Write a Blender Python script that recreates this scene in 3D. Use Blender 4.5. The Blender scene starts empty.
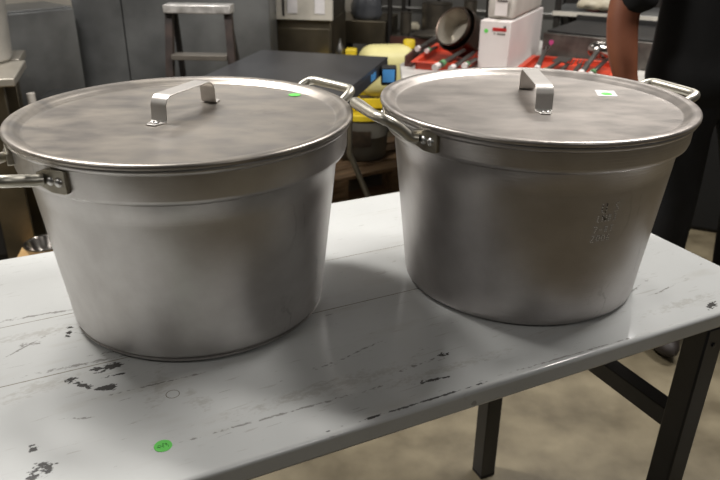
import bpy, bmesh, math, random
from mathutils import Vector, Matrix
random.seed(7)
PI = math.pi
sc = bpy.context.scene
COL = sc.collection

# ------------------------------------------------------------------ camera
FPX, PITCH, ROLL, CAMZ, TZ = 711.38, 0.4332, 0.0078, 1.3131, 0.75
cam_d = bpy.data.cameras.new('camera'); cam = bpy.data.objects.new('camera', cam_d); COL.objects.link(cam)
cam_d.sensor_width = 36; cam_d.lens = 36 * FPX / 720
fw = Vector((0, math.cos(PITCH), -math.sin(PITCH))); up0 = Vector((0, math.sin(PITCH), math.cos(PITCH))); rt0 = Vector((1, 0, 0))
rt = math.cos(ROLL) * rt0 + math.sin(ROLL) * up0; up = -math.sin(ROLL) * rt0 + math.cos(ROLL) * up0
cam.matrix_world = Matrix(((rt.x, up.x, -fw.x, 0), (rt.y, up.y, -fw.y, 0), (rt.z, up.z, -fw.z, CAMZ), (0, 0, 0, 1)))
cam_d.dof.use_dof = True; cam_d.dof.focus_distance = 1.02; cam_d.dof.aperture_fstop = 8.0
cam_d.clip_start = 0.02
sc.camera = cam

# ------------------------------------------------------------------ materials
def lin(c):
    return tuple(((v / 255) / 12.92 if v / 255 <= 0.04045 else ((v / 255 + 0.055) / 1.055) ** 2.4) for v in c) + (1,)

def mat(name, c1, rough=0.5, metal=0.0, c2=None, scale=8.0, bump=0.0, bscale=60.0, rvar=0.0, stretch=(1, 1, 1), **kw):
    m = bpy.data.materials.new(name); m.use_nodes = True
    nt = m.node_tree; b = nt.nodes['Principled BSDF']
    b.inputs['Roughness'].default_value = rough; b.inputs['Metallic'].default_value = metal
    for k, v in kw.items(): b.inputs[k.replace('_', ' ')].default_value = v
    tc = nt.nodes.new('ShaderNodeTexCoord'); mp = nt.nodes.new('ShaderNodeMapping'); mp.inputs['Scale'].default_value = stretch
    nt.links.new(tc.outputs['Object'], mp.inputs['Vector'])
    n = nt.nodes.new('ShaderNodeTexNoise'); n.inputs['Scale'].default_value = scale; n.inputs['Detail'].default_value = 6
    nt.links.new(mp.outputs[0], n.inputs['Vector'])
    if c2 is None: c2 = tuple(v * 0.86 for v in c1)
    r = nt.nodes.new('ShaderNodeValToRGB'); r.color_ramp.elements[0].position = .34; r.color_ramp.elements[1].position = .66
    r.color_ramp.elements[0].color = lin(c2); r.color_ramp.elements[1].color = lin(c1)
    nt.links.new(n.outputs['Fac'], r.inputs['Fac']); nt.links.new(r.outputs['Color'], b.inputs['Base Color'])
    if rvar:
        mr = nt.nodes.new('ShaderNodeMapRange'); mr.inputs['To Min'].default_value = rough - rvar; mr.inputs['To Max'].default_value = rough + rvar
        nt.links.new(n.outputs['Fac'], mr.inputs['Value']); nt.links.new(mr.outputs[0], b.inputs['Roughness'])
    if bump:
        n2 = nt.nodes.new('ShaderNodeTexNoise'); n2.inputs['Scale'].default_value = bscale; n2.inputs['Detail'].default_value = 4
        nt.links.new(mp.outputs[0], n2.inputs['Vector'])
        bp = nt.nodes.new('ShaderNodeBump'); bp.inputs['Strength'].default_value = bump; bp.inputs['Distance'].default_value = .004
        nt.links.new(n2.outputs['Fac'], bp.inputs['Height']); nt.links.new(bp.outputs[0], b.inputs['Normal'])
    m['b'] = 1
    return m

def ringed_aluminium(name, c1, c2, rough, ring=0.05, metal=1.0):
    """spun aluminium: fine lathe rings along z, cloudy oxide, a few scratches"""
    m = mat(name, c1, rough, metal, c2, 16.0, rvar=.06, stretch=(1, 1.8, 1.4))
    nt = m.node_tree; b = nt.nodes['Principled BSDF']; tc = [n for n in nt.nodes if n.type == 'TEX_COORD'][0]
    w = nt.nodes.new('ShaderNodeTexWave'); w.bands_direction = 'Z'; w.inputs['Scale'].default_value = 70; w.inputs['Distortion'].default_value = .6
    w.inputs['Detail'].default_value = 1
    nt.links.new(tc.outputs['Object'], w.inputs['Vector'])
    n = nt.nodes.new('ShaderNodeTexNoise'); n.inputs['Scale'].default_value = 90; n.inputs['Detail'].default_value = 3
    mp = nt.nodes.new('ShaderNodeMapping'); mp.inputs['Scale'].default_value = (.5, .5, 6)
    nt.links.new(tc.outputs['Object'], mp.inputs['Vector']); nt.links.new(mp.outputs[0], n.inputs['Vector'])
    ad = nt.nodes.new('ShaderNodeMath'); ad.operation = 'ADD'
    nt.links.new(w.outputs['Fac'], ad.inputs[0]); nt.links.new(n.outputs['Fac'], ad.inputs[1])
    bp = nt.nodes.new('ShaderNodeBump'); bp.inputs['Strength'].default_value = ring; bp.inputs['Distance'].default_value = .001
    nt.links.new(ad.outputs[0], bp.inputs['Height']); nt.links.new(bp.outputs[0], b.inputs['Normal'])
    # thin scratches change the colour slightly
    v = nt.nodes.new('ShaderNodeTexNoise'); v.inputs['Scale'].default_value = 9; v.inputs['Detail'].default_value = 8; v.inputs['Distortion'].default_value = 1.2
    mp2 = nt.nodes.new('ShaderNodeMapping'); mp2.inputs['Scale'].default_value = (1, 1, .35); mp2.inputs['Location'].default_value = (3, 1, 7)
    nt.links.new(tc.outputs['Object'], mp2.inputs['Vector']); nt.links.new(mp2.outputs[0], v.inputs['Vector'])
    rp = nt.nodes.new('ShaderNodeValToRGB'); e = rp.color_ramp.elements
    e[0].position = .489; e[0].color = (1, 1, 1, 1); e[1].position = .511; e[1].color = (1, 1, 1, 1)
    k = e.new(.5); k.color = (.68, .67, .66, 1)
    nt.links.new(v.outputs['Fac'], rp.inputs['Fac'])
    base = b.inputs['Base Color'].links[0].from_socket
    n3 = nt.nodes.new('ShaderNodeTexNoise'); n3.inputs['Scale'].default_value = 4
    nt.links.new(tc.outputs['Object'], n3.inputs['Vector'])
    msk = nt.nodes.new('ShaderNodeMapRange'); msk.inputs['From Min'].default_value = .5; msk.inputs['From Max'].default_value = .65
    msk.inputs['To Max'].default_value = .8
    nt.links.new(n3.outputs['Fac'], msk.inputs['Value'])
    mx = nt.nodes.new('ShaderNodeMix'); mx.data_type = 'RGBA'; mx.blend_type = 'MULTIPLY'
    nt.links.new(msk.outputs[0], mx.inputs['Factor']); nt.links.new(base, mx.inputs['A']); nt.links.new(rp.outputs['Color'], mx.inputs['B'])
    nt.links.new(mx.outputs['Result'], b.inputs['Base Color'])
    return m

def painted_top(name):
    """worn grey-white enamel on a table top: satin, hairline scratches, greyish rubbed patches"""
    m = mat(name, (204, 205, 203), .22, 0, (193, 194, 192), 3.0, rvar=.04)
    nt = m.node_tree; b = nt.nodes['Principled BSDF']; tc = [n for n in nt.nodes if n.type == 'TEX_COORD'][0]
    b.inputs['Coat Weight'].default_value = .45; b.inputs['Coat Roughness'].default_value = .07; b.inputs['Specular IOR Level'].default_value = .3
    base = b.inputs['Base Color'].links[0].from_socket
    def layer(scale, stretch, lo, hi, col, fac, dist=0.0, rot=0.0, loc=(0, 0, 0)):
        nonlocal base
        mp = nt.nodes.new('ShaderNodeMapping'); mp.inputs['Scale'].default_value = stretch; mp.inputs['Rotation'].default_value = (0, 0, rot); mp.inputs['Location'].default_value = loc
        n = nt.nodes.new('ShaderNodeTexNoise'); n.inputs['Scale'].default_value = scale; n.inputs['Detail'].default_value = 7; n.inputs['Distortion'].default_value = dist
        nt.links.new(tc.outputs['Object'], mp.inputs['Vector']); nt.links.new(mp.outputs[0], n.inputs['Vector'])
        r = nt.nodes.new('ShaderNodeValToRGB'); e = r.color_ramp.elements
        e[0].position = lo; e[0].color = (0, 0, 0, 1); e[1].position = hi; e[1].color = (fac,) * 3 + (1,)
        nt.links.new(n.outputs['Fac'], r.inputs['Fac'])
        mx = nt.nodes.new('ShaderNodeMix'); mx.data_type = 'RGBA'; mx.inputs['B'].default_value = lin(col)
        nt.links.new(r.outputs['Color'], mx.inputs['Factor']); nt.links.new(base, mx.inputs['A'])
        base = mx.outputs['Result']
    layer(7, (1, 3.5, 1), .58, .76, (184, 181, 174), .6)
    layer(18, (1, 9, 1), .66, .71, (150, 143, 134), .35, .8, .5)
    layer(34, (1, 8, 1), .70, .735, (115, 110, 104), .5, .6, -.15, (4, 2, 0))
    # local marks: ragged ellipses in the table's own coordinates
    def noise(scale, stretch):
        mp = nt.nodes.new('ShaderNodeMapping'); mp.inputs['Scale'].default_value = stretch
        n = nt.nodes.new('ShaderNodeTexNoise'); n.inputs['Scale'].default_value = scale; n.inputs['Detail'].default_value = 5
        nt.links.new(tc.outputs['Object'], mp.inputs['Vector']); nt.links.new(mp.outputs[0], n.inputs['Vector']); return n.outputs['Fac']
    rag = noise(170, (1, 1.8, 1)); gap = noise(55, (1, 2, 1))
    def math_(op, a, b, cl=False):
        n = nt.nodes.new('ShaderNodeMath'); n.operation = op; n.use_clamp = cl
        for i, v in enumerate((a, b)):
            if v is None: continue
            if isinstance(v, (int, float)): n.inputs[i].default_value = v
            else: nt.links.new(v, n.inputs[i])
        return n.outputs[0]
    def marks(lst, col, fac, amp, edge=.12):
        nonlocal base
        acc = None
        for a, n, la, ln, rot in lst:
            mp = nt.nodes.new('ShaderNodeMapping'); mp.vector_type = 'TEXTURE'
            mp.inputs['Location'].default_value = (a, n, 0); mp.inputs['Rotation'].default_value = (0, 0, rot); mp.inputs['Scale'].default_value = (la / 2, ln / 2, 100)
            nt.links.new(tc.outputs['Object'], mp.inputs['Vector'])
            vl = nt.nodes.new('ShaderNodeVectorMath'); vl.operation = 'LENGTH'; nt.links.new(mp.outputs[0], vl.inputs[0])
            v = math_('SUBTRACT', 1.0, vl.outputs['Value'])
            acc = v if acc is None else math_('MAXIMUM', acc, v)
        nz = math_('MULTIPLY', math_('SUBTRACT', rag, .5), amp)
        nz2 = math_('MULTIPLY', math_('SUBTRACT', gap, .5), amp * .8)
        t = math_('ADD', acc, math_('ADD', nz, nz2))
        mr = nt.nodes.new('ShaderNodeMapRange'); mr.inputs['From Min'].default_value = .10; mr.inputs['From Max'].default_value = .10 + edge; mr.inputs['To Max'].default_value = fac
        nt.links.new(t, mr.inputs['Value'])
        inside = nt.nodes.new('ShaderNodeMapRange'); inside.inputs['From Min'].default_value = -.6; inside.inputs['From Max'].default_value = -.3
        nt.links.new(acc, inside.inputs['Value'])
        mx = nt.nodes.new('ShaderNodeMix'); mx.data_type = 'RGBA'; mx.inputs['B'].default_value = lin(col)
        nt.links.new(math_('MULTIPLY', mr.outputs[0], inside.outputs[0]), mx.inputs['Factor']); nt.links.new(base, mx.inputs['A']); base = mx.outputs['Result']
    marks(RUBS, (158, 152, 143), .4, 3.0, .9)
    marks(SEAMS, (120, 112, 96), .85, .7, .5)
    marks(SCRATCH, (98, 92, 86), .6, 4.2, .6)
    marks(CHIPS, (44, 40, 38), .9, 3.2, .25)
    nt.links.new(base, b.inputs['Base Color'])
    return m

# worn marks on the table top: (along, across, length, width, turn)
def seg(a0, n0, a1, n1, w): return ((a0 + a1) / 2, (n0 + n1) / 2, math.hypot(a1 - a0, n1 - n0), w, math.atan2(n1 - n0, a1 - a0))
SEAMS = [(.15, .8818, 2.6, .0030, 0), (.15, 1.0396, 2.6, .0026, 0)]
CHIPS = [(.052, .868, .036, .016, .25), (.034, .871, .022, .010, -.3), (.000, .858, .016, .014, .3), seg(.000, .858, .024, .826, .009), seg(.022, .827, .050, .818, .010), (.046, .820, .014, .012, 0),
         seg(.040, .846, .064, .846, .008), (-.044, .700, .022, .026, .9), (-.055, .694, .016, .014, .2), (-.052, .737, .010, .018, .3), (.012, .998, .009, .010, 0), (.010, .985, .008, .010, 0), (.008, .974, .008, .009, 0),
         seg(.048, .951, .088, .931, .010), seg(.275, .621, .50, .621, .0035), (.43, .655, .05, .006, -.1), (.475, .70, .016, .012, 0), seg(.92, .630, .945, .640, .010), (.935, .634, .020, .010, 0)]
SCRATCH = [seg(.015, .980, .062, .955, .005), seg(-.078, .952, -.02, .99, .004), (-.037, .972, .014, .009, 0), (-.052, .975, .010, .010, 0), seg(.03, .908, .08, .902, .006), seg(-.06, .895, .13, .885, .006),
           seg(.11, .677, .36, .672, .004), seg(.40, .690, .475, .70, .005), seg(.30, .745, .34, .750, .010), seg(.335, .748, .42, .77, .004), seg(.84, .72, .90, .74, .005), seg(.95, .86, .98, .872, .005), seg(.88, .70, .93, .71, .003),
           seg(.02, .805, .20, .80, .003), seg(-.02, .78, .01, .77, .004), seg(.06, .90, .16, .90, .004), seg(-.09, 1.06, .05, 1.05, .006), seg(.06, 1.02, .02, 1.05, .005), seg(.62, 1.05, .80, 1.04, .003), seg(.52, .625, .76, .619, .003)]
RUBS = [(.10, .79, .09, .03, 1.2), (.135, .765, .02, .018, .2), (.14, .74, .025, .05, .6), (-.04, .86, .10, .03, .2), (.30, .70, .3, .03, 0), (.45, .67, .25, .02, 0), (.86, .80, .10, .03, .3), (.92, 1.0, .1, .02, .6), (.9, .66, .2, .02, 0), (-.03, 1.0, .12, .03, 0)]
M = {}
M['alu_body'] = ringed_aluminium('spun aluminium body', (200, 197, 194), (188, 184, 181), .38, .045, .9)
M['alu_body2'] = ringed_aluminium('spun aluminium body grey', (190, 186, 184), (178, 173, 171), .38, .09, .9)
M['alu_lid'] = ringed_aluminium('dull aluminium lid', (166, 158, 148), (140, 135, 130), .37, .05, .70)
M['alu_lid2'] = ringed_aluminium('brighter aluminium lid', (184, 176, 169), (160, 154, 149), .35, .05, .72)
M['cast'] = mat('tinned steel handle', (206, 202, 190), .38, .92, (184, 179, 166), 12, rvar=.04)
M['cast_dark'] = mat('tarnished handle plate', (172, 166, 152), .42, .85, (140, 133, 119), 40, rvar=.06)
M['rivet'] = mat('aluminium rivet', (205, 203, 200), .33, 1)
M['strap'] = mat('stainless strap', (206, 201, 195), .4, .65, (190, 185, 180), 20)
M['stamp'] = mat('stamped metal painted glint', (240, 238, 234), .5, .3)  # near-white colour paints in the glint of the stamped facets
M['stamp_shade'] = mat('stamped metal painted shade', (84, 79, 76), .6, .3)  # darker copy paints shade into some dots of the steep strokes
M['top'] = painted_top('worn enamel top')
M['seam'] = mat('seam dirt', (150, 143, 128), .6)
M['chip'] = mat('dark paint chip', (48, 44, 42), .7, 0, (75, 70, 66), 60)
M['chip2'] = mat('grey rub mark', (128, 122, 114), .6, 0, (160, 154, 146), 50)
M['ring'] = mat('ring stain', (140, 134, 122), .5)
M['black'] = mat('black painted steel', (34, 34, 36), .33, 0, (27, 27, 28), 20)
M['green'] = mat('green paper', (104, 205, 92), .6, 0, (96, 196, 84), 30)
M['greenink'] = mat('dark green ink', (50, 120, 50), .7)
M['white_paper'] = mat('white paper', (240, 236, 236), .6)
M['concrete'] = mat('concrete floor', (122, 112, 90), .5, 0, (88, 79, 61), 7, bump=.1, bscale=40, rvar=.12)
M['wall'] = mat('white wall', (214, 208, 196), .7, 0, (205, 199, 188), 2)
M['ceil'] = mat('grey ceiling', (108, 110, 114), .8)
M['steel_dk'] = mat('dull stainless sheet', (150, 151, 150), .42, .78, (108, 109, 109), 3.0, rvar=.07)
M['steel'] = mat('stainless', (190, 184, 172), .36, .6, (165, 158, 146), 4, rvar=.06)
M['rack_steel'] = mat('dim steel', (128, 122, 112), .4, .85, (104, 98, 90), 5)
M['steel_br'] = mat('brownish stainless', (126, 117, 100), .45, 1, (98, 92, 80), 5, rvar=.06)
M['tabletop_dk'] = mat('dark worn laminate', (56, 56, 58), .32, 0, (42, 42, 45), 5, rvar=.06)
M['dark_edge'] = mat('dark edge band', (48, 48, 50), .5)
M['blue'] = mat('blue sticker', (78, 150, 214), .5)
M['chrome'] = mat('tube steel', (170, 168, 164), .3, 1)
M['rubber'] = mat('black rubber', (22, 22, 22), .7)
M['ladder_wood'] = mat('weathered brown fibreglass', (62, 50, 45), .6, 0, (38, 32, 30), 18)
M['ladder_dark'] = mat('dark ladder inside', (36, 32, 31), .6)
M['crumpled'] = mat('scuffed aluminium', (226, 222, 218), .36, .6, (168, 164, 160), 25, bump=.5, bscale=30)
M['rung'] = mat('dull metal rung', (118, 112, 104), .5, .6)
M['yellow'] = mat('yellow plastic', (222, 196, 44), .5, 0, (204, 176, 36), 10)
M['cream'] = mat('pale yellow plastic', (222, 214, 152), .5, 0, (206, 196, 134), 8)
M['drum'] = mat('grey drum', (112, 108, 98), .5, 0, (92, 88, 80), 6)
M['label'] = mat('brown label', (86, 72, 58), .6, 0, (68, 58, 48), 30)
M['bin'] = mat('blue grey bin', (62, 64, 70), .55)
M['wood'] = mat('pallet wood', (150, 120, 88), .75, 0, (110, 86, 60), 10, stretch=(1, 6, 6))
M['board'] = mat('light board', (206, 172, 120), .6, 0, (190, 154, 104), 10)
M['red'] = mat('orange red plastic', (200, 70, 42), .45, 0, (178, 58, 36), 8)
M['redbrown'] = mat('red brown frame', (84, 50, 42), .5)
M['redpaint'] = mat('red paint', (150, 34, 38), .5)
M['white_top'] = mat('white laminate', (206, 202, 196), .4)
M['carton'] = mat('white carton', (214, 206, 202), .65, 0, (204, 195, 192), 6)
M['carton_grey'] = mat('grey wrapped carton', (188, 182, 174), .6, 0, (168, 162, 154), 7, bump=.3, bscale=12)
M['redlabel'] = mat('red label', (196, 44, 38), .5, 0, (176, 34, 32), 30)
M['ink'] = mat('dark ink', (52, 48, 46), .6)
M['inkgrey'] = mat('grey print', (128, 122, 116), .6)
M['iron'] = mat('black iron griddle', (40, 38, 37), .55, .2, (28, 27, 26), 12)
M['ironfront'] = mat('grimy steel front', (112, 108, 102), .5, .7, (78, 74, 70), 14)
M['pink'] = mat('pink sticker', (216, 84, 150), .5)
M['cloth'] = mat('cream towel', (196, 188, 168), .9, 0, (170, 160, 138), 25, bump=.6, bscale=50)
M['shiny'] = mat('polished steel', (176, 170, 164), .22, 1, (150, 144, 138), 6)
M['panback'] = mat('worn pan outside', (96, 84, 76), .35, 1, (70, 60, 54), 8)
M['utensil'] = mat('dark utensil handle', (84, 80, 76), .38, .6)
M['greentag'] = mat('green tag', (96, 146, 98), .5)
M['rackwire'] = mat('rack wire', (110, 104, 96), .4, .8)
M['rackpost'] = mat('dark rack post', (50, 47, 44), .5, .5)
M['tile'] = mat('grey panel', (104, 103, 99), .5, 0, (94, 93, 90), 4)
M['bluebox'] = mat('dull blue plastic', (52, 62, 96), .5)
M['plastic'] = mat('cloudy plastic', (188, 184, 176), .35, 0, (172, 168, 160), 8, Transmission_Weight=.25)
M['bag'] = mat('grey plastic bag', (92, 94, 98), .25, 0, (70, 72, 76), 9, bump=.8, bscale=14, Transmission_Weight=.2)
M['panelwhite'] = mat('white control panel', (210, 204, 192), .45)
M['skin'] = mat('brown skin', (132, 80, 56), .5, 0, (120, 70, 48), 14, bump=.08, bscale=120)
M['tshirt'] = mat('black cotton', (9, 9, 10), .9, 0, (7, 7, 8), 20, bump=.15, bscale=40)
M['jeans'] = mat('dark denim', (24, 25, 29), .9, 0, (17, 17, 20), 12, bump=.15, bscale=80)
M['hair'] = mat('black hair', (22, 18, 16), .6)
M['eye'] = mat('eye white', (220, 216, 210), .3)
M['boot'] = mat('dark boot', (40, 32, 27), .6)

# ------------------------------------------------------------------ mesh helpers
class MB:
    def __init__(s): s.bm = bmesh.new(); s.mi = 0
    def _f(s, vs):
        try: f = s.bm.faces.new(vs); f.material_index = s.mi; f.smooth = True; return f
        except ValueError: return None
    def box(s, c, d, rot=None, taper=1.0):
        c = Vector(c); h = Vector(d) / 2
        R = rot if rot is not None else Matrix.Identity(3)
        if not isinstance(R, Matrix): R = Matrix.Rotation(R, 3, 'Z')
        v = []
        for z in (-1, 1):
            t = taper if z > 0 else 1
            for x, y in ((-1, -1), (1, -1), (1, 1), (-1, 1)): v.append(s.bm.verts.new(c + R @ Vector((x * h.x * t, y * h.y * t, z * h.z))))
        for q in ((3, 2, 1, 0), (4, 5, 6, 7), (0, 1, 5, 4), (1, 2, 6, 5), (2, 3, 7, 6), (3, 0, 4, 7)): s._f([v[i] for i in q])
        return s
    def prism(s, pts, z0, z1):
        lo = [s.bm.verts.new((p[0], p[1], z0)) for p in pts]; hi = [s.bm.verts.new((p[0], p[1], z1)) for p in pts]
        n = len(pts); s._f(lo[::-1]); s._f(hi)
        for i in range(n): s._f([lo[i], lo[(i + 1) % n], hi[(i + 1) % n], hi[i]])
        return s
    def lathe(s, prof, n=48, c=(0, 0, 0), R=None, sx=1, sy=1):
        c = Vector(c); R = R or Matrix.Identity(3)
        rings = []
        for r, z in prof:
            if r < 1e-6: rings.append([s.bm.verts.new(c + R @ Vector((0, 0, z)))])
            else: rings.append([s.bm.verts.new(c + R @ Vector((r * sx * math.cos(2 * PI * i / n), r * sy * math.sin(2 * PI * i / n), z))) for i in range(n)])
        for a, b in zip(rings, rings[1:]):
            for i in range(n):
                j = (i + 1) % n
                if len(a) == 1 and len(b) == 1: continue
                if len(a) == 1: s._f([a[0], b[j], b[i]])
                elif len(b) == 1: s._f([a[i], a[j], b[0]])
                else: s._f([a[i], a[j], b[j], b[i]])
        return s
    def tube(s, pts, r, n=12, sub=0, flat=None):
        """sweep a circle (radius r, or list) along pts; sub>0 rounds with Catmull-Rom; flat = list of (w,h) factors"""
        P = [Vector(p) for p in pts]; k = len(P)
        rr = r if isinstance(r, (list, tuple)) else [r] * k
        fl = flat or [(1, 1)] * k
        if sub:
            Q, q2, q3 = [], [], []
            for i in range(k - 1):
                p0, p1, p2, p3 = P[max(i - 1, 0)], P[i], P[i + 1], P[min(i + 2, k - 1)]
                for j in range(sub):
                    t = j / sub
                    Q.append(.5 * ((2 * p1) + (p2 - p0) * t + (2 * p0 - 5 * p1 + 4 * p2 - p3) * t * t + (3 * p1 - p0 - 3 * p2 + p3) * t ** 3))
                    q2.append(rr[i] * (1 - t) + rr[i + 1] * t); q3.append((fl[i][0] * (1 - t) + fl[i + 1][0] * t, fl[i][1] * (1 - t) + fl[i + 1][1] * t))
            Q.append(P[-1]); q2.append(rr[-1]); q3.append(fl[-1]); P, rr, fl = Q, q2, q3
        T = [(P[min(i + 1, len(P) - 1)] - P[max(i - 1, 0)]).normalized() for i in range(len(P))]
        u = T[0].orthogonal().normalized() if abs(T[0].z) > .9 else Vector((0, 0, 1)); u = (u - T[0] * u.dot(T[0])).normalized()
        rings = []
        for i, p in enumerate(P):
            u = (u - T[i] * u.dot(T[i])).normalized(); w = T[i].cross(u)
            rings.append([s.bm.verts.new(p + rr[i] * (fl[i][0] * w * math.cos(2 * PI * j / n) + fl[i][1] * u * math.sin(2 * PI * j / n))) for j in range(n)])
        for a, b in zip(rings, rings[1:]):
            for j in range(n): s._f([a[j], a[(j + 1) % n], b[(j + 1) % n], b[j]])
        s._f(rings[0][::-1]); s._f(rings[-1])
        return s
    def ball(s, c, r, nu=20, nv=12, R=None):
        r = r if isinstance(r, (tuple, list)) else (r, r, r)
        prof = [(math.sin(PI * i / nv), -math.cos(PI * i / nv)) for i in range(nv + 1)]
        prof[0] = (0, -1); prof[-1] = (0, 1)
        st = len(s.bm.verts); s.lathe(prof, nu)
        s.bm.verts.ensure_lookup_table(); R = R or Matrix.Identity(3)
        for v in s.bm.verts[st:]: v.co = Vector(c) + R @ Vector((v.co.x * r[0], v.co.y * r[1], v.co.z * r[2]))
        return s
    def sheet(s, pts, th):   # closed 2-D outline in XZ? list of 3-D points (ordered) extruded by vector th
        lo = [s.bm.verts.new(Vector(p)) for p in pts]; hi = [s.bm.verts.new(Vector(p) + Vector(th)) for p in pts]
        n = len(pts); s._f(lo[::-1]); s._f(hi)
        for i in range(n): s._f([lo[i], lo[(i + 1) % n], hi[(i + 1) % n], hi[i]])
        return s
    def build(s, name, mats, parent=None, bevel=0.0, ang=40, seg=2, smooth=True):
        bm = s.bm
        bmesh.ops.recalc_face_normals(bm, faces=bm.faces)
        for e in bm.edges:
            if len(e.link_faces) == 2 and e.calc_face_angle(0) > math.radians(ang): e.smooth = False
        me = bpy.data.meshes.new(name); bm.to_mesh(me); bm.free()
        if not isinstance(mats, (list, tuple)): mats = [mats]
        for m in mats: me.materials.append(m)
        o = bpy.data.objects.new(name, me); COL.objects.link(o)
        if parent: o.parent = parent
        if bevel:
            bv = o.modifiers.new('bevel', 'BEVEL'); bv.width = bevel; bv.segments = seg; bv.limit_method = 'ANGLE'; bv.angle_limit = math.radians(40); bv.harden_normals = False
        return o

def tag(o, label=None, cat=None, group=None, kind=None):
    if label: o['label'] = label
    if cat: o['category'] = cat
    if group: o['group'] = group
    if kind: o['kind'] = kind
    return o
def empty(name, loc, rz=0.0, label=None, cat=None, group=None):
    o = bpy.data.objects.new(name, None); o.empty_display_size = .05; COL.objects.link(o)
    o.location = loc; o.rotation_euler = (0, 0, rz)
    return tag(o, label, cat, group)
def copy_tree(o, parent=None):
    c = o.copy(); COL.objects.link(c); c.parent = parent
    for ch in list(o.children): copy_tree(ch, c)
    return c
def place(o, loc, rz=0.0): o.location = loc; o.rotation_euler = (0, 0, rz); return o

# ------------------------------------------------------------------ room shell (axes turned against the work table)
YAW = math.radians(-20)
Rm = Matrix.Rotation(YAW, 3, 'Z')
def room(x, y, z): return Rm @ Vector((x, y, z))
def struct(name, c, d, m):
    return tag(MB().box(room(*c), d, YAW).build(name, m), kind='structure')
struct('floor', (0, 1.2, -.05), (8.6, 9.2, .1), M['concrete'])
struct('ceiling', (0, 1.2, 3.25), (8.6, 9.2, .1), M['ceil'])
struct('wall_back', (0, 5.75, 1.6), (8.6, .1, 3.2), M['wall'])
struct('wall_left', (-4.25, 1.2, 1.6), (.1, 9.0, 3.2), M['wall'])
struct('wall_right', (4.25, 1.2, 1.6), (.1, 9.0, 3.2), M['ceil'])
struct('wall_front', (0, -3.35, 1.6), (8.6, .1, 3.2), M['ceil'])

# ------------------------------------------------------------------ work table
TY = 0.4562
A0, A1, N0, N1 = -0.80, 1.067, 0.612, 1.290
ta = Vector((math.cos(TY), math.sin(TY), 0)); tn = Vector((-math.sin(TY), math.cos(TY), 0))
tb = empty('work_table', (0, 0, 0), TY, 'long grey-white enamelled work table with scuffed top and black steel legs, under both pots', 'table')
MB().box(((A0 + A1) / 2, (N0 + N1) / 2, TZ - .015), (A1 - A0, N1 - N0, .030)).build('tabletop', [M['top']], tb, bevel=.006, seg=4)
rg = MB(); rg.lathe([(.0078, 0), (.0084, .0002), (.0090, 0)], 24, (.1135, .772, TZ + .0001)); rg.build('ring_mark', M['ring'], tb)
# green price dot
gp = Vector((-.2259, .6459, 0)); st = MB(); st.lathe([(0, .0004), (.0102, .0004), (.0104, 0)], 32, (gp.dot(ta), gp.dot(tn), TZ + .0001))
sto = tag(st.build('price_sticker', M['green'], tb), 'round green price sticker')
ik = MB()
for pts in ([(-.0055, -.0028), (-.0055, .0005), (-.003, .0005), (-.003, -.0028), (-.0055, -.0028)], [(-.001, .003), (.001, .003), (-.001, .001), (.001, 0)], [(.002, .0035), (.004, .003), (.003, .0015), (.0045, .0005)], [(.0055, .001), (.0065, -.002)], [(-.0015, -.001), (.0015, -.0028)]):
    ik.tube([(gp.dot(ta) + p[0] * .95 + p[1] * .3, gp.dot(tn) + p[1] - p[0] * .3, TZ + .0006) for p in pts], .00032, 5)
ik.build('ink_mark', M['greenink'], sto)
def leg(a0, a1, n):
    mb = MB(); s = .021
    R = [mb.bm.verts.new((a + sx * s, n + sy * s, z)) for a, z in ((a1, .008), (a0, TZ - .0305)) for sx, sy in ((-1, -1), (1, -1), (1, 1), (-1, 1))]
    for q in ((3, 2, 1, 0), (4, 5, 6, 7), (0, 1, 5, 4), (1, 2, 6, 5), (2, 3, 7, 6), (3, 0, 4, 7)): mb._f([R[i] for i in q])
    o = mb.build('leg', M['black'], tb, bevel=.003)
    f = MB(); f.box((a1, n, .006), (.0425, .0425, .012)); f.build('foot', M['rubber'], o, bevel=.003)
    bl = MB(); bl.lathe([(.004, 0), (.004, .002), (0, .0028)], 10, (a0 - .003, n - .021, TZ - .062), Matrix.Rotation(PI / 2, 3, 'X')); bl.build('bolt', M['black'], o)
for a0, a1 in ((.935, .905), (-.64, -.62)):
    leg(a0, a1, .636); leg(.914 if a0 > 0 else -.63, .914 if a0 > 0 else -.63, 1.13)
    am = a0 - .010
    MB().box((am, .883, TZ - .228), (.034, .474, .036)).build('stretcher', M['black'], tb, bevel=.002)

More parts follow.
